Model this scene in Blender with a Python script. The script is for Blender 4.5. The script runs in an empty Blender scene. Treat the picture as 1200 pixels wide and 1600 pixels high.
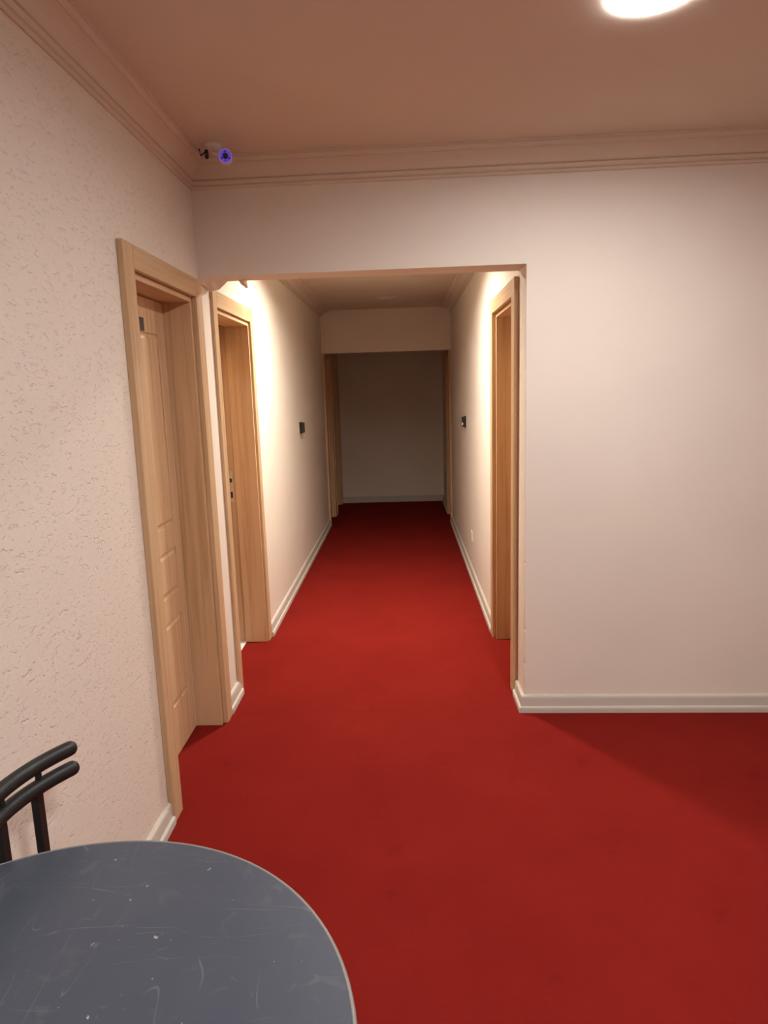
import bpy, bmesh, math, random
from mathutils import Vector, Matrix

C = bpy.context.scene
COL = C.collection
random.seed(7)

# ------------------------------------------------------------------ camera
CAM_H, PITCH, YAW, ROLL, FPX = 1.599, 0.1749, 0.0321, 0.0304, 1066.0
cd = bpy.data.cameras.new('camera')
cam = bpy.data.objects.new('camera', cd)
COL.objects.link(cam)
cd.sensor_fit = 'VERTICAL'
cd.sensor_height = 36.0
cd.sensor_width = 27.0
cd.lens = FPX / 1600.0 * 36.0
cd.clip_start = 0.02
fwd = Vector((-math.sin(YAW) * math.cos(PITCH), math.cos(YAW) * math.cos(PITCH), -math.sin(PITCH)))
r0 = Vector((math.cos(YAW), math.sin(YAW), 0))
d0 = -(r0.cross(fwd))
rt = r0 * math.cos(ROLL) + d0 * math.sin(ROLL)
dn = -r0 * math.sin(ROLL) + d0 * math.cos(ROLL)
up = -dn
m = Matrix((rt, up, -fwd)).transposed().to_4x4()
m.translation = Vector((0, 0, CAM_H))
cam.matrix_world = m
C.camera = cam

# ------------------------------------------------------------------ world, exposure, light levels
w = bpy.data.worlds.new('world')
C.world = w
w.use_nodes = True
w.node_tree.nodes['Background'].inputs[0].default_value = (0.02, 0.018, 0.016, 1)
w.node_tree.nodes['Background'].inputs[1].default_value = 0.3
C.view_settings.view_transform = 'Standard'
C.view_settings.look = 'None'
C.view_settings.gamma = 1.0
C.view_settings.use_curve_mapping = False
C.view_settings.exposure = 0.0
LAMP_ROOM = (1.0, 1.0, 1.0)
LAMP_HALL = (1.0, 0.95, 0.85)
P_ROOM = 315.0       # radiance of the near ceiling lamp of the room
P_REAR = 740.0       # radiance of the lamp behind the camera
P_HALL = 1160.0       # radiance of the lit lamp in the corridor

# ------------------------------------------------------------------ dimensions
XL, XR = -0.93, 0.568             # wall faces
def FW(x): return 3.234 - 0.0284 * x   # front face of the wall with the opening
YB = 3.405                        # its back face
HOP = 2.143                       # underside of the opening
H1, H2 = 2.635, 2.535             # ceilings: room, corridor
YE = 9.90                         # end wall
YH0, YH1, ZH = 8.11, 8.27, 2.053  # far lintel
TH = 0.30                         # thickness of walls with doors
XROOM, YROOM = 3.4, -2.6

# ------------------------------------------------------------------ materials
def mat(name, col, rough=0.6, spec=0.3, metal=0.0):
    M = bpy.data.materials.new(name); M.use_nodes = True
    b = M.node_tree.nodes['Principled BSDF']
    b.inputs['Base Color'].default_value = (*col, 1)
    b.inputs['Roughness'].default_value = rough
    b.inputs['Specular IOR Level'].default_value = spec
    b.inputs['Metallic'].default_value = metal
    return M, M.node_tree.nodes, M.node_tree.links, b
def N(nodes, t, **kw):
    n = nodes.new(t)
    for k, v in kw.items():
        if hasattr(n, k): setattr(n, k, v)
        else: n.inputs[k.replace('_', ' ')].default_value = v
    return n
def ramp(nodes, stops):
    r = nodes.new('ShaderNodeValToRGB'); e = r.color_ramp.elements
    while len(e) < len(stops): e.new(0.5)
    for k, (p, c) in zip(e, stops):
        k.position = p; k.color = (*c, 1) if len(c) == 3 else c
    return r
def coords(n, l, scale=(1, 1, 1), rot=(0, 0, 0), world=True):
    mp = n.new('ShaderNodeMapping'); mp.inputs['Scale'].default_value = scale; mp.inputs['Rotation'].default_value = rot
    if world:
        g = n.new('ShaderNodeNewGeometry'); l.new(g.outputs['Position'], mp.inputs[0])
    else:
        t = n.new('ShaderNodeTexCoord'); l.new(t.outputs['Object'], mp.inputs[0])
    return mp
def bump(n, l, b, h, strength, dist, prev=None):
    k = n.new('ShaderNodeBump'); k.inputs['Strength'].default_value = strength; k.inputs['Distance'].default_value = dist
    l.new(h, k.inputs['Height'])
    if prev: l.new(prev.outputs[0], k.inputs['Normal'])
    l.new(k.outputs[0], b.inputs['Normal'])
    return k

def wall_paint(name, col, amt=0.25):
    M, n, l, b = mat(name, col, 0.75, 0.25)
    mp = coords(n, l)
    ns = N(n, 'ShaderNodeTexNoise', Scale=28.0, Detail=4.0); l.new(mp.outputs[0], ns.inputs['Vector'])
    lo = N(n, 'ShaderNodeTexNoise', Scale=1.7, Detail=2.0); l.new(mp.outputs[0], lo.inputs['Vector'])
    rp = ramp(n, [(0.3, tuple(c * 0.95 for c in col)), (0.7, col)]); l.new(lo.outputs[0], rp.inputs[0])
    l.new(rp.outputs[0], b.inputs['Base Color'])
    bump(n, l, b, ns.outputs[0], amt, 0.002)
    return M
WALLC = (0.78, 0.69, 0.59)
M_WALL = wall_paint('wall_paint_cream', WALLC)
M_CEIL = wall_paint('ceiling_paint', (0.72, 0.61, 0.49), 0.1)
M_CORN = wall_paint('cornice_paint', (0.72, 0.61, 0.49), 0.05)

def stucco():
    M, n, l, b = mat('stucco_plaster', WALLC, 0.55, 0.35)
    mp = coords(n, l, (1, 26, 62), (0.62, 0, 0))
    a = N(n, 'ShaderNodeTexNoise', Scale=1.0, Detail=3.0, Roughness=0.55, Distortion=0.9); l.new(mp.outputs[0], a.inputs['Vector'])
    mp2 = coords(n, l, (1, 24, 70), (-0.35, 0, 0))
    a2 = N(n, 'ShaderNodeTexNoise', Scale=1.1, Detail=3.0, Roughness=0.6, Distortion=1.2); l.new(mp2.outputs[0], a2.inputs['Vector'])
    r1 = ramp(n, [(0.31, (0, 0, 0)), (0.385, (1, 1, 1))]); l.new(a.outputs[0], r1.inputs[0])
    r2 = ramp(n, [(0.30, (0, 0, 0)), (0.375, (1, 1, 1))]); l.new(a2.outputs[0], r2.inputs[0])
    mu = n.new('ShaderNodeMath'); mu.operation = 'MULTIPLY'
    l.new(r1.outputs[0], mu.inputs[0]); l.new(r2.outputs[0], mu.inputs[1])
    fine = N(n, 'ShaderNodeTexNoise', Scale=90.0, Detail=3.0)
    mp3 = coords(n, l); l.new(mp3.outputs[0], fine.inputs['Vector'])
    ad = n.new('ShaderNodeMath'); ad.operation = 'MULTIPLY_ADD'; ad.inputs[1].default_value = 0.25
    l.new(fine.outputs[0], ad.inputs[0]); l.new(mu.outputs[0], ad.inputs[2])
    bump(n, l, b, ad.outputs[0], 0.62, 0.004)
    return M
M_STUCCO = stucco()

def carpet():
    c1, c2 = (0.178, 0.0104, 0.0070), (0.203, 0.0128, 0.0086)
    M, n, l, b = mat('red_carpet', c1, 0.95, 0.05)
    mp = coords(n, l)
    ns = N(n, 'ShaderNodeTexNoise', Scale=420.0, Detail=3.0); l.new(mp.outputs[0], ns.inputs['Vector'])
    lo = N(n, 'ShaderNodeTexNoise', Scale=2.2, Detail=5.0, Roughness=0.65); l.new(mp.outputs[0], lo.inputs['Vector'])
    rp = ramp(n, [(0.35, c1), (0.65, c2)]); l.new(lo.outputs[0], rp.inputs[0])
    sp = N(n, 'ShaderNodeTexNoise', Scale=9.0, Detail=2.0); l.new(mp.outputs[0], sp.inputs['Vector'])
    sr = ramp(n, [(0.26, (0.90, 0.90, 0.90)), (0.34, (1, 1, 1))]); l.new(sp.outputs[0], sr.inputs[0])
    mx = n.new('ShaderNodeMix'); mx.data_type = 'RGBA'; mx.blend_type = 'MULTIPLY'; mx.inputs[0].default_value = 1
    l.new(rp.outputs[0], mx.inputs[6]); l.new(sr.outputs[0], mx.inputs[7])
    fr = ramp(n, [(0.35, (0.82, 0.82, 0.82)), (0.65, (1.1, 1.1, 1.1))]); l.new(ns.outputs[0], fr.inputs[0])
    m2 = n.new('ShaderNodeMix'); m2.data_type = 'RGBA'; m2.blend_type = 'MULTIPLY'; m2.inputs[0].default_value = 1
    l.new(mx.outputs[2], m2.inputs[6]); l.new(fr.outputs[0], m2.inputs[7])
    # the seam between the room's carpet and the corridor's
    g = n.new('ShaderNodeNewGeometry'); sx = n.new('ShaderNodeSeparateXYZ'); l.new(g.outputs['Position'], sx.inputs[0])
    cmp_ = n.new('ShaderNodeMath'); cmp_.operation = 'COMPARE'; cmp_.inputs[1].default_value = 3.243; cmp_.inputs[2].default_value = 0.0025
    l.new(sx.outputs[1], cmp_.inputs[0])
    m3 = n.new('ShaderNodeMix'); m3.data_type = 'RGBA'; l.new(cmp_.outputs[0], m3.inputs[0]); l.new(m2.outputs[2], m3.inputs[6]); m3.inputs[7].default_value = (0.14, .009, .0065, 1)
    l.new(m3.outputs[2], b.inputs['Base Color'])
    bump(n, l, b, ns.outputs[0], 0.5, 0.002)
    return M
M_CARPET = carpet()

def wood(name, dark, light, axis='Z', rough=0.42):
    M, n, l, b = mat(name, light, rough, 0.4)
    s = {'Z': (42, 42, 1.3), 'Y': (42, 1.3, 42), 'X': (1.3, 42, 42)}[axis]
    mp = coords(n, l, s)
    a = N(n, 'ShaderNodeTexNoise', Scale=1.0, Detail=5.0, Roughness=0.6, Distortion=0.3); l.new(mp.outputs[0], a.inputs['Vector'])
    rp = ramp(n, [(0.3, dark), (0.52, light), (0.75, tuple(c * 1.06 for c in light))]); l.new(a.outputs[0], rp.inputs[0])
    l.new(rp.outputs[0], b.inputs['Base Color'])
    bump(n, l, b, a.outputs[0], 0.08, 0.001)
    return M
WD, WL = (0.47, 0.29, 0.15), (0.60, 0.40, 0.225)
M_WOOD = wood('light_oak_upright', WD, WL, 'Z')
M_WOODH = wood('light_oak_level', WD, WL, 'Y')
M_LEAF = wood('door_leaf_oak', (0.50, 0.31, 0.165), (0.64, 0.43, 0.25), 'Z')

M_BASE = wall_paint('baseboard_paint', (0.56, 0.50, 0.43), 0.05)
M_TILE = mat('white_floor_tile', (0.75, 0.73, 0.69), 0.3)[0]
M_WPLASTIC = mat('white_plastic', (0.72, 0.68, 0.66), 0.35, 0.5)[0]
M_BLACK = mat('black_plastic', (0.012, 0.011, 0.012), 0.3, 0.5)[0]
M_SILVER = mat('brushed_metal', (0.55, 0.50, 0.45), 0.35, 0.5, 1.0)[0]
M_DARKMETAL = mat('dark_sign', (0.05, 0.03, 0.02), 0.5)[0]
M_GLASS = mat('lens_glass', (0.01, 0.01, 0.02), 0.08, 0.6)[0]
def painted_metal():
    M, n, l, b = mat('black_powder_coat', (0.011, 0.010, 0.009), 0.5, 0.4)
    mp = coords(n, l); ns = N(n, 'ShaderNodeTexNoise', Scale=300.0, Detail=2.0); l.new(mp.outputs[0], ns.inputs['Vector'])
    bump(n, l, b, ns.outputs[0], 0.15, 0.0006)
    return M
M_METAL = painted_metal()
M_SEAT = mat('black_vinyl', (0.03, 0.03, 0.032), 0.5, 0.4)[0]

def emit(name, col, s, base=0.8):
    M = bpy.data.materials.new(name); M.use_nodes = True
    b = M.node_tree.nodes['Principled BSDF']
    b.inputs['Base Color'].default_value = (base, base, base, 1)
    b.inputs['Emission Color'].default_value = (*col, 1); b.inputs['Emission Strength'].default_value = s
    return M
M_LAMP_R = emit('lamp_glow_room', LAMP_ROOM, P_ROOM)
M_LAMP_B = emit('lamp_glow_rear', LAMP_ROOM, P_REAR)
M_LAMP_H = emit('lamp_glow_corridor', LAMP_HALL, P_HALL)
M_IR = emit('purple_led_glow', (0.13, 0.05, 0.60), 0.42, 0.03)
M_RIM = emit('added_halo_rim', LAMP_ROOM, 100.0)   # trim ring made to glow, added to put a halo on the ceiling
M_IR2 = emit('pale_purple_edge_glow', (0.22, 0.12, 0.80), 0.55, 0.1)
M_OFF = mat('unlit_diffuser', (0.80, 0.76, 0.70), 0.4)[0]

def tabletop_mat():
    base = (0.056, 0.067, 0.092)
    M, n, l, b = mat('grey_laminate', base, 0.38, 0.45)
    mp = coords(n, l)
    lo = N(n, 'ShaderNodeTexNoise', Scale=5.0, Detail=6.0, Roughness=0.6); l.new(mp.outputs[0], lo.inputs['Vector'])
    rp = ramp(n, [(0.35, base), (0.75, (0.068, 0.078, 0.102))]); l.new(lo.outputs[0], rp.inputs[0])
    prev = rp.outputs[0]
    def layer(fac, col, k):
        nonlocal prev
        mm = n.new('ShaderNodeMath'); mm.operation = 'MULTIPLY'; mm.inputs[1].default_value = k; l.new(fac, mm.inputs[0])
        mx = n.new('ShaderNodeMix'); mx.data_type = 'RGBA'; l.new(mm.outputs[0], mx.inputs[0])
        l.new(prev, mx.inputs[6]); mx.inputs[7].default_value = (*col, 1); prev = mx.outputs[2]
    # hairline scratches: thin contour lines of stretched noise, broken up by a mask
    for i, (rot, sc, off) in enumerate([(0.9, (3, 0.8, 1), 0.0), (-0.5, (0.9, 4, 1), 3.1), (1.7, (4.0, 0.9, 1), 7.7), (0.2, (1, 5, 1), 12.0)]):
        m2 = coords(n, l, sc, (0, 0, rot)); m2.inputs['Location'].default_value = (off, off, 0)
        a = N(n, 'ShaderNodeTexNoise', Scale=3.0, Detail=1.0, Distortion=0.3); l.new(m2.outputs[0], a.inputs['Vector'])
        r = ramp(n, [(0.4965, (0, 0, 0)), (0.5, (1, 1, 1)), (0.5035, (0, 0, 0))]); l.new(a.outputs[0], r.inputs[0])
        k = N(n, 'ShaderNodeTexNoise', Scale=9.0 + i, Detail=2.0); l.new(m2.outputs[0], k.inputs['Vector'])
        kr = ramp(n, [(0.50, (0, 0, 0)), (0.66, (1, 1, 1))]); l.new(k.outputs[0], kr.inputs[0])
        mu = n.new('ShaderNodeMath'); mu.operation = 'MULTIPLY'; l.new(r.outputs[0], mu.inputs[0]); l.new(kr.outputs[0], mu.inputs[1])
        layer(mu.outputs[0], (0.30, 0.30, 0.31), 0.34)
    # specks and dabs
    sp = N(n, 'ShaderNodeTexNoise', Scale=62.0, Detail=3.0, Roughness=0.6); l.new(mp.outputs[0], sp.inputs['Vector'])
    sr = ramp(n, [(0.725, (0, 0, 0)), (0.75, (1, 1, 1))]); l.new(sp.outputs[0], sr.inputs[0])
    layer(sr.outputs[0], (0.5, 0.5, 0.5), 0.8)
    sm = N(n, 'ShaderNodeTexNoise', Scale=14.0, Detail=4.0, Distortion=1.5); l.new(mp.outputs[0], sm.inputs['Vector'])
    smr = ramp(n, [(0.60, (0, 0, 0)), (0.78, (1, 1, 1))]); l.new(sm.outputs[0], smr.inputs[0])
    layer(smr.outputs[0], (0.20, 0.20, 0.205), 0.28)
    l.new(prev, b.inputs['Base Color'])
    return M
M_TOP = tabletop_mat()
M_EDGE = mat('pale_edge_band', (0.24, 0.235, 0.22), 0.35, 0.5)[0]

# ------------------------------------------------------------------ helpers
def props(o, label=None, cat=None, group=None, kind=None):
    if label: o['label'] = label
    if cat: o['category'] = cat
    if group: o['group'] = group
    if kind: o['kind'] = kind
    return o
def empty(name, loc=(0, 0, 0), rz=0.0, **kw):
    o = bpy.data.objects.new(name, None); COL.objects.link(o)
    o.location = loc; o.rotation_euler = (0, 0, rz); o.empty_display_size = 0.1
    o['base'] = list(loc)
    return props(o, **kw)
def origin_of(p):
    v = Vector((0, 0, 0))
    while p is not None:
        v += Vector(p.location); p = p.parent
    return v
def obj(name, bm, material, parent=None, local=False, smooth=False, **kw):
    """link a bmesh as ONE object; vertices are given in world space unless local"""
    me = bpy.data.meshes.new(name)
    if parent is not None and not local:
        o0 = origin_of(parent)
        for v in bm.verts: v.co -= o0
    elif parent is None and not local:
        pass
    bmesh.ops.recalc_face_normals(bm, faces=bm.faces)
    bm.to_mesh(me); bm.free()
    mats = material if isinstance(material, (list, tuple)) else [material]
    for q in mats: me.materials.append(q)
    if smooth:
        for p in me.polygons: p.use_smooth = True
    o = bpy.data.objects.new(name, me); COL.objects.link(o)
    o.parent = parent
    return props(o, **kw)
def box(bm, x0, x1, y0, y1, z0, z1, bev=0.0):
    vs = [bm.verts.new((x, y, z)) for x in (x0, x1) for y in (y0, y1) for z in (z0, z1)]
    F = [(0, 1, 3, 2), (4, 6, 7, 5), (0, 4, 5, 1), (2, 3, 7, 6), (0, 2, 6, 4), (1, 5, 7, 3)]
    fs = [bm.faces.new([vs[i] for i in f]) for f in F]
    if bev > 0:
        es = list({e for f in fs for e in f.edges})
        bmesh.ops.bevel(bm, geom=es, offset=bev, segments=2, affect='EDGES', profile=0.5)
    return vs
def bx(*a, bev=0.0):
    bm = bmesh.new(); box(bm, *a, bev=bev); return bm
def prism(bm, pts, z0, z1):
    lo = [bm.verts.new((x, y, z0)) for x, y in pts]; hi = [bm.verts.new((x, y, z1)) for x, y in pts]
    n = len(pts)
    bm.faces.new(lo[::-1]); bm.faces.new(hi)
    for i in range(n): bm.faces.new((lo[i], lo[(i + 1) % n], hi[(i + 1) % n], hi[i]))
def sweep(bm, ends, caps=True):
    """ends: list of rings (lists of points), skinned one to the next"""
    rings = [[bm.verts.new(p) for p in r] for r in ends]
    n = len(rings[0])
    for a, b in zip(rings, rings[1:]):
        for i in range(n):
            bm.faces.new((a[i], a[(i + 1) % n], b[(i + 1) % n], b[i]))
    if caps:
        bm.faces.new(rings[0][::-1]); bm.faces.new(rings[-1])
def tube(bm, pts, r, n=14, cap_round=True, radii=None):
    pts = [Vector(p) for p in pts]
    rr = radii or [r] * len(pts)
    if cap_round:
        d0_ = (pts[0] - pts[1]).normalized(); d1_ = (pts[-1] - pts[-2]).normalized()
        a, b_ = [], []
        for k in (0.97, 0.75, 0.4):
            a.append((pts[0] + d0_ * r * k, r * math.sqrt(1 - k * k))); b_.append((pts[-1] + d1_ * r * k, r * math.sqrt(1 - k * k)))
        P = [q[0] for q in a] + pts + [q[0] for q in b_[::-1]]
        R = [q[1] for q in a] + rr + [q[1] for q in b_[::-1]]
    else: P, R = pts, rr
    rings = []
    for i, p in enumerate(P):
        t = (P[min(i + 1, len(P) - 1)] - P[max(i - 1, 0)]).normalized()
        ref = Vector((0, 0, 1)) if abs(t.z) < 0.9 else Vector((0, 1, 0))
        u = t.cross(ref).normalized(); v = u.cross(t).normalized()
        rings.append([tuple(p + (u * math.cos(2 * math.pi * j / n) + v * math.sin(2 * math.pi * j / n)) * R[i]) for j in range(n)])
    sweep(bm, rings)
def lathe(bm, cx, cy, prof, n=48, a0=0):
    rings = []
    for r, z in prof:
        rings.append([(cx + r * math.cos(2 * math.pi * j / n), cy + r * math.sin(2 * math.pi * j / n), z) for j in range(n)])
    sweep(bm, rings)

# ------------------------------------------------------------------ structure: floor and ceilings
S = 'structure'
bm = bmesh.new()
prism(bm, [(XL - 0.15, YROOM), (XROOM, YROOM), (XROOM, 3.3), (XL - 0.15, 3.3)], -0.05, 0)
prism(bm, [(XL - 0.15, 3.3), (XR + 0.15, 3.3), (XR + 0.15, YE + 0.02), (XL - 0.15, YE + 0.02)], -0.05, 0)
bmesh.ops.remove_doubles(bm, verts=bm.verts, dist=1e-5)
obj('floor', bm, M_CARPET, kind=S, label='wall-to-wall red carpet covering the room and the corridor', cat='floor')
LAMPS_ROOM = [(0.70, 2.07, .104), (0.75, -0.55, .095)]
LAMPS_HALL = [(-0.20, 4.40, .085), (-0.14, 7.20, .085)]
def ceiling_slab(x0, x1, y0, y1, z, holes):
    """ceiling sheet with round holes for the recessed lamps, closed above"""
    bm = bmesh.new()
    loops = [[(x0, y0), (x1, y0), (x1, y1), (x0, y1)]]
    for hx, hy, r in holes:
        loops.append([(hx + r * math.cos(2 * math.pi * j / 48), hy + r * math.sin(2 * math.pi * j / 48)) for j in range(48)])
    es = []
    for lp in loops:
        v = [bm.verts.new((x, y, z)) for x, y in lp]
        es += [bm.edges.new((v[i], v[(i + 1) % len(v)])) for i in range(len(v))]
    bmesh.ops.triangle_fill(bm, edges=es, use_beauty=True)
    box(bm, x0, x1, y0, y1, z + 0.08, z + 0.12)
    for (a, b, c, d) in ((x0, x0 + .01, y0, y1), (x1 - .01, x1, y0, y1), (x0, x1, y0, y0 + .01), (x0, x1, y1 - .01, y1)):
        box(bm, a, b, c, d, z + 0.001, z + 0.08)
    return bm
obj('ceiling', ceiling_slab(XL - TH, XROOM, YROOM, 3.30, H1, LAMPS_ROOM), M_CEIL, kind=S,
    label='plain painted ceiling of the front room with the bright lamp', cat='ceiling')
obj('ceiling_corridor', ceiling_slab(XL - TH, XR + TH, 3.30, YE + 0.1, H2, LAMPS_HALL), M_CEIL, kind=S,
    label='lower, dim ceiling over the corridor beyond the opening', cat='ceiling')

# doors: (y0, y1) outer casing edges
TOP = 2.12
CW, LW = 0.088, 0.024
DOORS_L = [(2.335, 3.222), (3.44, 4.34), (8.13, 8.86), (8.99, 9.84)]
DOORS_R = [(3.410, 4.33), (8.13, 8.86)]
def wall_y(bm, x0, x1, y0, y1, z1, doors):
    """wall running along y with door holes cut in it"""
    y = y0
    for a, b in doors:
        a, b = a + CW - 0.02, b - CW + 0.02
        if a > y: box(bm, x0, x1, y, a, 0, z1)
        box(bm, x0, x1, a, b, TOP - 0.055, z1)
        y = b
    if y1 > y: box(bm, x0, x1, y, y1, 0, z1)
bm = bmesh.new(); wall_y(bm, XL - TH, XL, YROOM, FW(XL) + 0.01, H1, DOORS_L[:1])
obj('wall_left', bm, M_STUCCO, kind=S, label='rough stuccoed cream wall on the left, behind the chair', cat='wall')
bm = bmesh.new(); wall_y(bm, XL - TH, XL, FW(XL) + 0.01, YE, H2, DOORS_L[1:])
obj('wall_corridor_left', bm, M_WALL, kind=S, label='smooth cream left wall of the corridor, with a black switch on it', cat='wall')
bm = bmesh.new(); wall_y(bm, XR, XR + TH, YB, YE, H2, DOORS_R)
obj('wall_corridor_right', bm, M_WALL, kind=S, label='smooth cream right wall of the corridor', cat='wall')
obj('wall_corridor_end', bx(XL - TH, XR + TH, YE, YE + 0.12, 0, H2), M_WALL, kind=S,
    label='dark plain wall closing the far end of the corridor', cat='wall')
# wall with the opening; its right arris is slightly chipped
bm = bmesh.new()
zs = sorted([0, 0.09, 0.13, 0.2, 0.235, 0.25, 0.262, 0.30, 0.36, 0.41, 0.425, 0.44, 0.5, 0.56, 0.75, 0.762, 0.775, 0.9, 1.1, 1.4, 1.7, 1.9, 2.05, HOP])
dep = {0.235: .004, 0.25: .010, 0.262: .006, 0.36: .005, 0.41: .004, 0.425: .012, 0.44: .006, 0.762: .008, 0.5: .003, 0.13: .004}
XC = XR + 0.03
rings = []
for z in zs:
    c = 0.004 + dep.get(z, 0.0)
    rings.append([(XR, YB, z), (XR, FW(XR) + c, z), (XR + c * 0.3, FW(XR) + c * 0.3, z), (XR + c, FW(XR), z), (XC, FW(XC), z), (XC, YB, z)])
sweep(bm, rings)
prism(bm, [(XC, FW(XC)), (XROOM, FW(XROOM)), (XROOM, YB), (XC, YB)], 0, H1)
prism(bm, [(XR, FW(XR)), (XC, FW(XC)), (XC, YB), (XR, YB)], HOP, H1)
# header; the underside dips slightly towards the left end where it was patched
prism(bm, [(XL, FW(XL)), (XR, FW(XR)), (XR, YB), (XL, YB)], HOP, H1)
wf = obj('wall_front', bm, M_WALL, kind=S, label='cream wall facing the camera, pierced by the corridor opening', cat='wall')
# plaster lumps left under the header
def lump(pts_top, pts_low):
    bm = bmesh.new()
    a = [bm.verts.new(p) for p in pts_top]; b = [bm.verts.new(p) for p in pts_low]
    n = len(a); bm.faces.new(a); bm.faces.new(b[::-1])
    for i in range(n): bm.faces.new((a[i], a[(i + 1) % n], b[(i + 1) % n], b[i]))
    es = [e for e in bm.edges]
    bmesh.ops.subdivide_edges(bm, edges=es, cuts=2, use_grid_fill=True)
    for v in bm.verts:
        if v.co.z < HOP - 0.003 and v.co.x > XL + 0.004: v.co += Vector((random.uniform(-.003, .003), random.uniform(-.003, .003), random.uniform(-.003, .003)))
    return bm
fy = FW(XL)
bm = lump([(XL, fy + .002, HOP + .01), (XL + .075, fy + .002, HOP + .01), (XL + .115, YB, HOP + .01), (XL, YB + .012, HOP + .01)],
          [(XL, fy + .002, HOP - .026), (XL + .004, fy + .004, HOP - .024), (XL + .060, YB + .004, HOP - .036), (XL, YB + .012, HOP - .040)])
obj('plaster_patch', bm, M_WALL, wf, label='rough lump of plaster under the left end of the header')
bm = lump([(-0.772, 3.36, HOP + .005), (-0.745, 3.36, HOP + .005), (-0.735, YB, HOP + .005), (-0.765, YB, HOP + .005)],
          [(-0.764, 3.375, HOP - .010), (-0.742, 3.375, HOP - .018), (-0.733, YB, HOP - .036), (-0.744, YB, HOP - .032)])
obj('plaster_patch', bm, M_WALL, wf, label='small drip of plaster hanging from the header edge')
obj('lintel_corridor', bx(XL, XR, YH0, YH1, ZH, H2), M_WALL, kind=S, label='dim boxed lintel crossing the corridor in front of the end wall', cat='lintel')
obj('wall_right', bx(XROOM, XROOM + 0.1, YROOM, FW(XROOM), 0, H1), M_WALL, kind=S, label='cream wall of the front room beyond the right edge of the photo', cat='wall')
obj('wall_back', bx(XL - TH, XROOM + 0.1, YROOM - 0.1, YROOM, 0, H1), M_WALL, kind=S, label='cream wall of the front room behind the camera', cat='wall')

# ------------------------------------------------------------------ cornices
PROF = [(0, -.118), (.006, -.118), (.0105, -.113), (.0105, -.107), (.006, -.103), (.0135, -.099), (.018, -.093), (.018, -.086), (.012, -.081),
        (.020, -.078), (.0245, -.072), (.027, -.064), (.033, -.054), (.043, -.043), (.055, -.034), (.066, -.029), (.066, -.025),
        (.072, -.025), (.079, -.021), (.083, -.014), (.083, -.009), (.090, -.009), (.090, 0.001), (0, 0.001)]
def cornice(name, ends, k=1.0, **kw):
    bm = bmesh.new()
    sweep(bm, ends)
    return obj(name, bm, M_CORN, kind=S, cat='cornice', **kw)
cornice('trim_left', [[(XL + p, YROOM, H1 + z) for p, z in PROF], [(XL + p, FW(XL) - p, H1 + z) for p, z in PROF]],
        label='moulded plaster cornice along the top of the stuccoed wall')
cornice('trim_front', [[(XL + p, FW(XL) - p, H1 + z) for p, z in PROF], [(XROOM - p, FW(XROOM) - p, H1 + z) for p, z in PROF]],
        label='moulded plaster cornice above the corridor opening')
PC = [(p * 1.2, z * 0.62) for p, z in PROF]
cornice('trim_corridor_left', [[(XL + p, YB, H2 + z) for p, z in PC], [(XL + p, YH0, H2 + z) for p, z in PC]],
        label='plaster cornice along the left side of the corridor ceiling')
cornice('trim_corridor_right', [[(XR - p, YB, H2 + z) for p, z in PC], [(XR - p, YH0, H2 + z) for p, z in PC]],
        label='plaster cornice along the right side of the corridor ceiling')

# ------------------------------------------------------------------ baseboards
BP = [(0, 0), (.027, 0), (.027, .020), (.0255, .027), (.021, .031), (.017, .033), (.017, .036), (.0145, .072), (.0125, .080), (.006, .086), (0, .087)]
def base_run(name, a, b, label):
    bm = bmesh.new(); sweep(bm, [a, b])
    return obj(name, bm, M_BASE, kind=S, label=label, cat='baseboard')
def base_left(name, y0, y1, label): return base_run(name, [(XL + p, y0, z) for p, z in BP], [(XL + p, y1, z) for p, z in BP], label)
def base_right(name, y0, y1, label): return base_run(name, [(XR - p, y0, z) for p, z in BP], [(XR - p, y1, z) for p, z in BP], label)
base_left('baseboard_left', YROOM, DOORS_L[0][0] - .001, 'baseboard under the stuccoed wall, ending at the nearest door')
base_left('baseboard_between', DOORS_L[0][1] + .002, DOORS_L[1][0] + .030, 'short piece of baseboard between the two left doors')
base_left('baseboard_corridor_left', DOORS_L[1][1] + .001, DOORS_L[2][0] - .001, 'long baseboard on the left side of the corridor')
base_left('baseboard_far_left', DOORS_L[2][1] + .001, DOORS_L[3][0] - .001, 'short baseboard between the two far left doors')
base_right('baseboard_corridor_right', DOORS_R[0][1] + .001, DOORS_R[1][0] - .001, 'long baseboard on the right side of the corridor')
base_right('baseboard_far_right', DOORS_R[1][1] + .001, YE - .03, 'short baseboard on the right beside the end wall')
base_run('baseboard_end', [(XL, YE - p, z) for p, z in BP], [(XR, YE - p, z) for p, z in BP], 'baseboard along the dark end wall')
bm = bmesh.new()
sweep(bm, [[(XR - p, YB - .004, z) for p, z in BP], [(XR - p, FW(XR) - p, z) for p, z in BP], [(XROOM, FW(XROOM) - p, z) for p, z in BP]])
obj('baseboard_front', bm, M_BASE, kind=S, label='baseboard wrapping the corner of the opening and running right under the wall', cat='baseboard')

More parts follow.
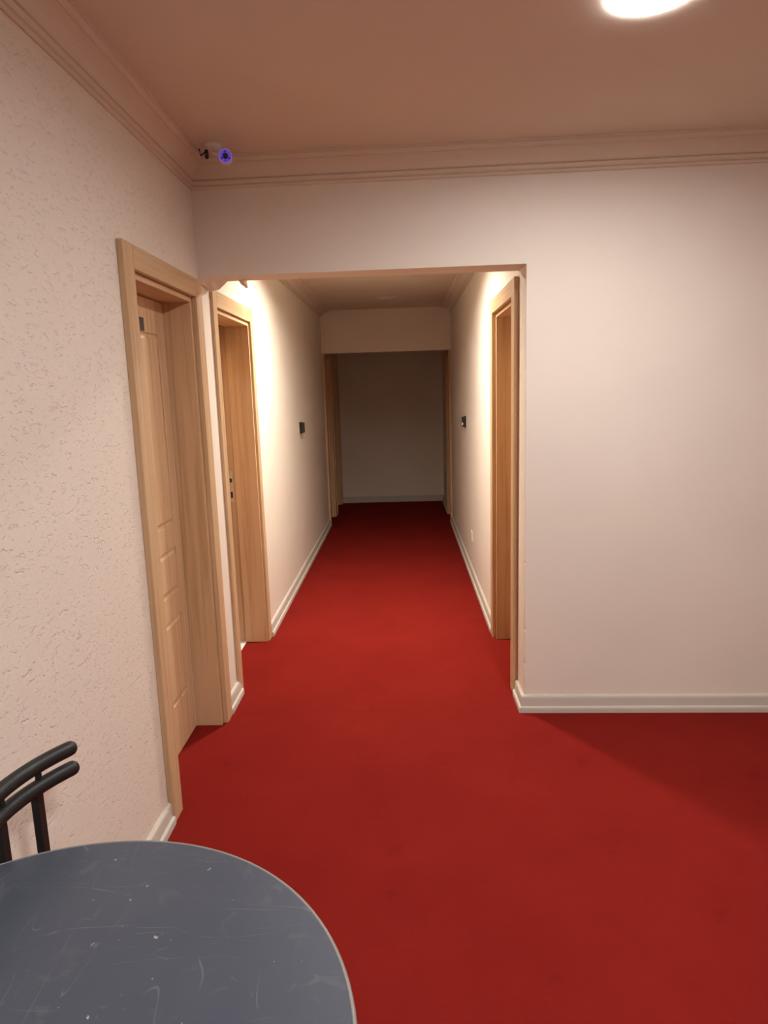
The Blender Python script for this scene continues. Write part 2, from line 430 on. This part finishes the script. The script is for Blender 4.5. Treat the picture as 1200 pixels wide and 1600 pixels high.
# ------------------------------------------------------------------ doors
def door(k, side, y0, y1, label, recess=0.125, panels=True, threshold=False, strike=False, sign=False, cw=CW, lw=LW, proud=.024):
    X = XL if side < 0 else XR
    s = side                      # s points into the wall
    D = empty('door_%d' % k, (X, (y0 + y1) / 2, 0), kind=S, label=label, cat='door')
    def sx(a, b): a, b = X + s * a, X + s * b; return (min(a, b), max(a, b))
    f0, f1 = -proud, 0.0          # casing board proud of the wall
    y0i, y1i, zi = y0 + cw, y1 - cw, TOP - CW + 0.006
    obj('casing', bx(*sx(f0, f1), y0, y0i, 0, TOP, bev=.003), M_WOOD, D)
    obj('casing', bx(*sx(f0, f1), y1i, y1, 0, TOP, bev=.003), M_WOOD, D)
    obj('head_casing', bx(*sx(f0 + .0005, f1), y0i, y1i, zi, TOP - .001, bev=.002), M_WOODH, D)
    # frame: lip then lining
    l0, dj = 0.0, (recess + 0.045 if not strike else 0.142)
    yo0, yo1, zo = y0i + lw, y1i - lw, zi - LW
    obj('jamb', bx(*sx(l0, dj), y0i - .02, yo0, 0, zi, bev=.002), M_WOOD, D)
    obj('jamb', bx(*sx(l0, dj), yo1, y1i + .02, 0, zi, bev=.002), M_WOOD, D)
    obj('head_jamb', bx(*sx(l0, dj), yo0, yo1, zo, zi, bev=.002), M_WOODH, D)
    if strike:                    # deeper rebate with the strike plate and the pale floor of the room behind
        obj('jamb_rebate', bx(*sx(dj, dj + .06), yo1 + .014, y1i + .03, 0, zi), M_WOOD, D)
        st = bmesh.new(); box(st, *sx(dj + .016, dj + .042), yo1 + .0115, yo1 + .015, .93, 1.13, bev=.001)
        sp = obj('strike_plate', st, M_SILVER, D, label='metal strike plate let into the door frame')
        h = bmesh.new(); box(h, *sx(dj + .022, dj + .036), yo1 + .0105, yo1 + .0125, .96, 1.0)
        obj('latch_hole', h, M_DARKMETAL, sp)
        h = bmesh.new(); box(h, *sx(dj + .022, dj + .036), yo1 + .0105, yo1 + .0125, 1.06, 1.085)
        obj('latch_hole', h, M_DARKMETAL, sp)
        obj('threshold', bx(*sx(dj - .005, dj + .062), yo0, yo1 + .014, 0.0, .004), M_TILE, D, label='pale threshold tile under the door')
    # leaf with sunk panels
    dl = recess if not strike else dj + .055
    bm = bmesh.new()
    za, zb = .006, zo - .004
    ya, yb = yo0 + .003, yo1 - .003
    box(bm, *sx(dl + .006, dl + .042), ya, yb, za, zb)
    leaf = obj('leaf', bm, M_LEAF, D)
    st = 0.085
    zr = [(.235, .620), (.732, .930), (1.040, 1.868)]
    # stiles and rails stand proud of the panel ground
    for (a, b) in ((ya, ya + st), (yb - st, yb)):
        obj('stile', bx(*sx(dl, dl + .0062), a, b, za, zb, bev=.0012), M_LEAF, leaf)
    edges = [za] + [q for pr in zr for q in pr] + [zb]
    for i in range(0, len(edges), 2):
        obj('rail', bx(*sx(dl, dl + .0062), ya + st - .002, yb - st + .002, edges[i], edges[i + 1], bev=.0012), M_LEAF, leaf)
    for (a, b) in zr:
        bm = bmesh.new(); g = .013
        y_a, y_b = ya + st + g, yb - st - g
        o_ = [(X + s * (dl + .006), yy, zz) for yy, zz in ((y_a, a + g), (y_b, a + g), (y_b, b - g), (y_a, b - g))]
        i_ = [(X + s * (dl + .0005), yy, zz) for yy, zz in ((y_a + .012, a + g + .012), (y_b - .012, a + g + .012), (y_b - .012, b - g - .012), (y_a + .012, b - g - .012))]
        A = [bm.verts.new(q) for q in o_]; B = [bm.verts.new(q) for q in i_]
        bm.faces.new(B); bm.faces.new(A[::-1])
        for i in range(4): bm.faces.new((A[i], A[(i + 1) % 4], B[(i + 1) % 4], B[i]))
        obj('panel', bm, M_LEAF, leaf)
    # handle on the near side of the leaf
    hy = ya + .055
    bm = bmesh.new(); box(bm, *sx(dl - .006, dl), hy - .018, hy + .018, .93, 1.15, bev=.002)
    tube(bm, [(X + s * (dl - .004), hy, 1.08), (X + s * (dl - .045), hy, 1.08), (X + s * (dl - .052), hy + .02, 1.08), (X + s * (dl - .052), hy + .11, 1.078)], .008, 10)
    obj('handle', bm, M_SILVER, leaf, label='metal lever handle on a long plate')
    if sign:
        obj('number_plate', bx(*sx(dl - .005, dl), 2.758, 2.856, 1.872, 1.925, bev=.001), M_DARKMETAL, leaf, label='small dark plate high on the door')
    return D
door(1, -1, *DOORS_L[0], 'light oak panelled door nearest the camera, in the stuccoed wall', sign=True)
door(2, -1, *DOORS_L[1], 'light oak door frame brightly lit just inside the corridor on the left', strike=True, cw=.072, lw=.016, proud=.015)
door(3, -1, *DOORS_L[2], 'dim oak door on the left just past the far lintel')
door(4, -1, *DOORS_L[3], 'dark door on the left against the end wall')
door(5, 1, *DOORS_R[0], 'oak door frame on the right just behind the corner of the opening', recess=.21)
door(6, 1, *DOORS_R[1], 'dim oak door on the right past the far lintel')

# ------------------------------------------------------------------ ceiling lamps
def ceiling_lamp(x, y, z, r, glow, label, g, depth, rim):
    L = empty('ceiling_lamp', (x, y, z), label=label, cat='lamp', group=g)
    bm = bmesh.new()          # trim ring, just proud of the ceiling, and the well of the lamp
    prof = [(r + .0005, z + depth + .006), (r + .0005, z - .001), (r + .003, z - .004), (r + .009, z - .0045), (r + .013, z - .002), (r + .014, z + .0005),
            (r + .002, z + .0005), (r + .002, z + depth + .006)]
    rings = [[bm.verts.new((x + q * math.cos(2 * math.pi * j / 64), y + q * math.sin(2 * math.pi * j / 64), h)) for j in range(64)] for q, h in prof]
    for p, q in zip(rings, rings[1:] + rings[:1]):
        for i in range(64): bm.faces.new((p[i], p[(i + 1) % 64], q[(i + 1) % 64], q[i]))
    obj('rim', bm, rim, L)
    bm = bmesh.new()
    lathe(bm, x, y, [(r, z + depth + .005), (r, z + depth + .0005), (r * .9, z + depth), (.002, z + depth)], 48)
    obj('diffuser', bm, glow, L)
    return L
GR = 'round recessed ceiling lamps'
ceiling_lamp(*LAMPS_ROOM[0][:2], H1, .104, M_LAMP_R, 'bright round ceiling lamp over the front room, near the top edge', GR, .018, M_RIM)
ceiling_lamp(*LAMPS_ROOM[1][:2], H1, .095, M_LAMP_B, 'lit round ceiling lamp of the front room, behind the camera', GR, .014, M_RIM)
ceiling_lamp(*LAMPS_HALL[0][:2], H2, .085, M_LAMP_H, 'lit round lamp on the corridor ceiling, hidden by the header', GR, .029, M_OFF)
ceiling_lamp(*LAMPS_HALL[1][:2], H2, .085, M_OFF, 'unlit round lamp at the far end of the corridor ceiling', GR, .004, M_WPLASTIC)

# ------------------------------------------------------------------ black wall switches
def wall_switch(side, y, z, label, knob):
    X = XL if side < 0 else XR
    W = empty('wall_switch', (X, y, z), label=label, cat='switch')
    def sx(a, b): a, b = X - side * a, X - side * b; return (min(a, b), max(a, b))
    obj('back_plate', bx(*sx(0, .012), y - .055, y + .055, z - .052, z + .052, bev=.003), M_BLACK, W)
    obj('card_holder', bx(*sx(.012, .034), y - .047, y + .047, z - .045, z + .045, bev=.004), M_BLACK, W)
    if knob:
        obj('pale_tab', bx(*sx(.026, .037), y - .052, y - .030, z - .030, z - .006, bev=.002), M_WPLASTIC, W, label='small white tab on the front edge')
    return W
wall_switch(-1, 6.17, 1.298, 'black square switch on the left corridor wall', False)
wall_switch(1, 6.30, 1.305, 'black switch with a white tab on the right corridor wall', True)
O = empty('wall_socket', (XR, 5.76, .356), label='small cream socket plate low on the right corridor wall', cat='socket')
obj('plate', bx(XR - .009, XR, 5.72, 5.80, .316, .396, bev=.002), M_WALL, O)
bm = bmesh.new()
tube(bm, [(XR - .004, 5.76, .356), (XR - .011, 5.76, .356)], .022, 20, cap_round=False)
obj('socket_face', bm, M_BASE, O)

# ------------------------------------------------------------------ security camera
SC = empty('security_camera', (-.765, 3.03, H1), label='small white bullet camera with a purple glowing ring, in the ceiling corner', cat='camera')
lens = Vector((-.688, 2.93, 2.549)); d = Vector((0.20, -0.94, -0.17)).normalized()
back = lens - d * .095
bm = bmesh.new(); lathe(bm, -.765, 3.05, [(.002, H1), (.034, H1), (.034, H1 - .006), (.028, H1 - .014), (.012, H1 - .018), (.002, H1 - .018)], 28)
obj('mount_base', bm, M_WPLASTIC, SC, smooth=False)
bm = bmesh.new(); tube(bm, [(-.765, 3.05, H1 - .014), (-.764, 3.05, H1 - .035), tuple(back + d * .03 + Vector((-.012, .01, .012)))], .009, 12)
obj('arm', bm, M_WPLASTIC, SC, smooth=True)
bm = bmesh.new(); tube(bm, [tuple(back), tuple(back + d * .01), tuple(lens - d * .012), tuple(lens)], .026, 28, cap_round=False, radii=[.020, .026, .027, .027])
body = obj('housing', bm, M_WPLASTIC, SC, smooth=False)
bm = bmesh.new(); tube(bm, [tuple(lens - d * .001), tuple(lens + d * .0015)], .0245, 28, cap_round=False)
obj('led_ring', bm, M_IR, SC, label='purple glowing ring of infrared lights')
u_ = d.cross(Vector((0, 0, 1))).normalized(); v_ = u_.cross(d)
bm = bmesh.new(); tube(bm, [tuple(lens - d * .001), tuple(lens + d * .005)], .0105, 24, cap_round=False)
obj('lens', bm, M_GLASS, SC, label='dark round lens')
bm = bmesh.new()
prof_ = [(.0215, .001), (.0215, .003), (.0255, .003), (.0255, .001)]
rg = [[bm.verts.new(lens + (u_ * math.cos(2 * math.pi * j / 32) + v_ * math.sin(2 * math.pi * j / 32)) * q + d * h) for j in range(32)] for q, h in prof_]
for p, q in zip(rg, rg[1:] + rg[:1]):
    for i in range(32): bm.faces.new((p[i], p[(i + 1) % 32], q[(i + 1) % 32], q[i]))
obj('edge_ring', bm, M_IR2, SC)
for i in range(12):
    if i == 9: continue
    a = 2 * math.pi * i / 12
    p = lens + (u_ * math.cos(a) + v_ * math.sin(a)) * .0165 + d * .001
    bm = bmesh.new(); tube(bm, [tuple(p), tuple(p + d * .0022)], .0028, 8, cap_round=False)
    obj('led', bm, M_GLASS if i % 4 == 3 else M_IR2, SC)
bm = bmesh.new(); c0 = Vector((-.80, 3.06, 2.585))
tube(bm, [tuple(c0 + Vector((0, .01, .03))), tuple(c0 + Vector((.004, 0, .012))), tuple(c0 + Vector((.008, -.02, -.002)))], .0085, 12)
tube(bm, [tuple(c0 + Vector((0, .01, .03))), tuple(c0 + Vector((-.028, .02, .018))), tuple(c0 + Vector((-.034, .03, .045)))], .0035, 8)
obj('cable', bm, M_BLACK, SC, label='short black cable with a round plug')

# ------------------------------------------------------------------ table
TZ = .75
TCX, TCY, TR = -.5399, .7286, .461
T = empty('round_table', (TCX, TCY, 0), label='round cafe table with a scratched dark grey top, lower left', cat='table')
def squeeze(x, y):
    t = -.78 - x
    return (-.78 - t / (1 + 3.8 * t), y) if t > 0 else (x, y)
def ring_at(r, z, n=128):
    return [(*squeeze(TCX + r * math.cos(2 * math.pi * j / n), TCY + r * math.sin(2 * math.pi * j / n)), z) for j in range(n)]
bm = bmesh.new(); sweep(bm, [ring_at(TR - .006, TZ - .022), ring_at(TR - .006, TZ - .001), ring_at(TR - .0065, TZ)])
obj('tabletop', bm, M_TOP, T, label='dark grey laminate top with scratches')
bm = bmesh.new()
rs = [ring_at(TR - .0062, TZ - .024), ring_at(TR - .001, TZ - .024), ring_at(TR + .0005, TZ - .020), ring_at(TR + .0005, TZ - .004), ring_at(TR - .0012, TZ - .0008), ring_at(TR - .0035, TZ + .0006), ring_at(TR - .0062, TZ + .0002)]
rings = [[bm.verts.new(p) for p in r] for r in rs]
n_ = len(rings[0])
for a, b in zip(rings, rings[1:] + rings[:1]):
    for i in range(n_): bm.faces.new((a[i], a[(i + 1) % n_], b[(i + 1) % n_], b[i]))
obj('edge_band', bm, M_EDGE, T, smooth=True, label='pale rounded edge band')
PX, PY = -.45, .68
bm = bmesh.new(); lathe(bm, PX, PY, [(.002, .03), (.034, .03), (.034, TZ - .04), (.12, TZ - .035), (.12, TZ - .024), (.002, TZ - .024)], 32)
obj('pedestal', bm, M_METAL, T)
bm = bmesh.new(); lathe(bm, PX, PY, [(.002, 0), (.215, 0), (.215, .012), (.19, .022), (.06, .035), (.002, .035)], 48)
obj('base', bm, M_METAL, T)

# ------------------------------------------------------------------ chair
CH = empty('cafe_chair', (-.60, 1.106, 0), label='black metal chair with two curved backrest rails, behind the round table', cat='chair')
def curve_x(y):                     # plan of the backrest: apex at the wall, ends come forward
    t = abs(y - 1.106) / .2
    return -.776 + .058 * t ** 2.2
def rail(z):
    ys = [1.106 + .2 * (k / 14.0 - 1) for k in range(29)]
    bm = bmesh.new(); tube(bm, [(curve_x(y), y, z) for y in ys], .0158, 16)
    return bm
ZT, ZL = .880, .835
obj('top_rail', rail(ZT), M_METAL, CH, smooth=True)
obj('lower_rail', rail(ZL), M_METAL, CH, smooth=True)
for y in (1.242, 1.151, 1.061, .970):
    x = curve_x(y) - .004
    bm = bmesh.new()
    tube(bm, [(x + .002, y, ZL), (x + .002, y, ZT)], .0065, 10, cap_round=False)
    obj('spindle', bm, M_METAL, CH, smooth=True)
    bm = bmesh.new(); box(bm, x - .014, x + .002, y - .0115, y + .0115, .462, ZL - .006, bev=.0025)
    obj('back_slat', bm, M_METAL, CH)
bm = bmesh.new(); box(bm, -.795, -.43, .915, 1.297, .425, .462, bev=.012)
obj('seat', bm, M_SEAT, CH)
bm = bmesh.new()
for (a, b) in (((-.78, .93), (-.45, .93)), ((-.78, 1.282), (-.45, 1.282)), ((-.78, .93), (-.78, 1.282)), ((-.45, .93), (-.45, 1.282))):
    tube(bm, [(a[0], a[1], .413), (b[0], b[1], .413)], .011, 10)
obj('seat_frame', bm, M_METAL, CH, smooth=True)
for (x, y, dx, dy) in ((-.78, .93, -.03, -.01), (-.78, 1.282, -.03, .01), (-.45, .93, .02, -.01), (-.45, 1.282, .02, .01)):
    bm = bmesh.new(); tube(bm, [(x, y, .413), (x + dx, y + dy, .012)], .012, 12)
    obj('leg', bm, M_METAL, CH, smooth=True)
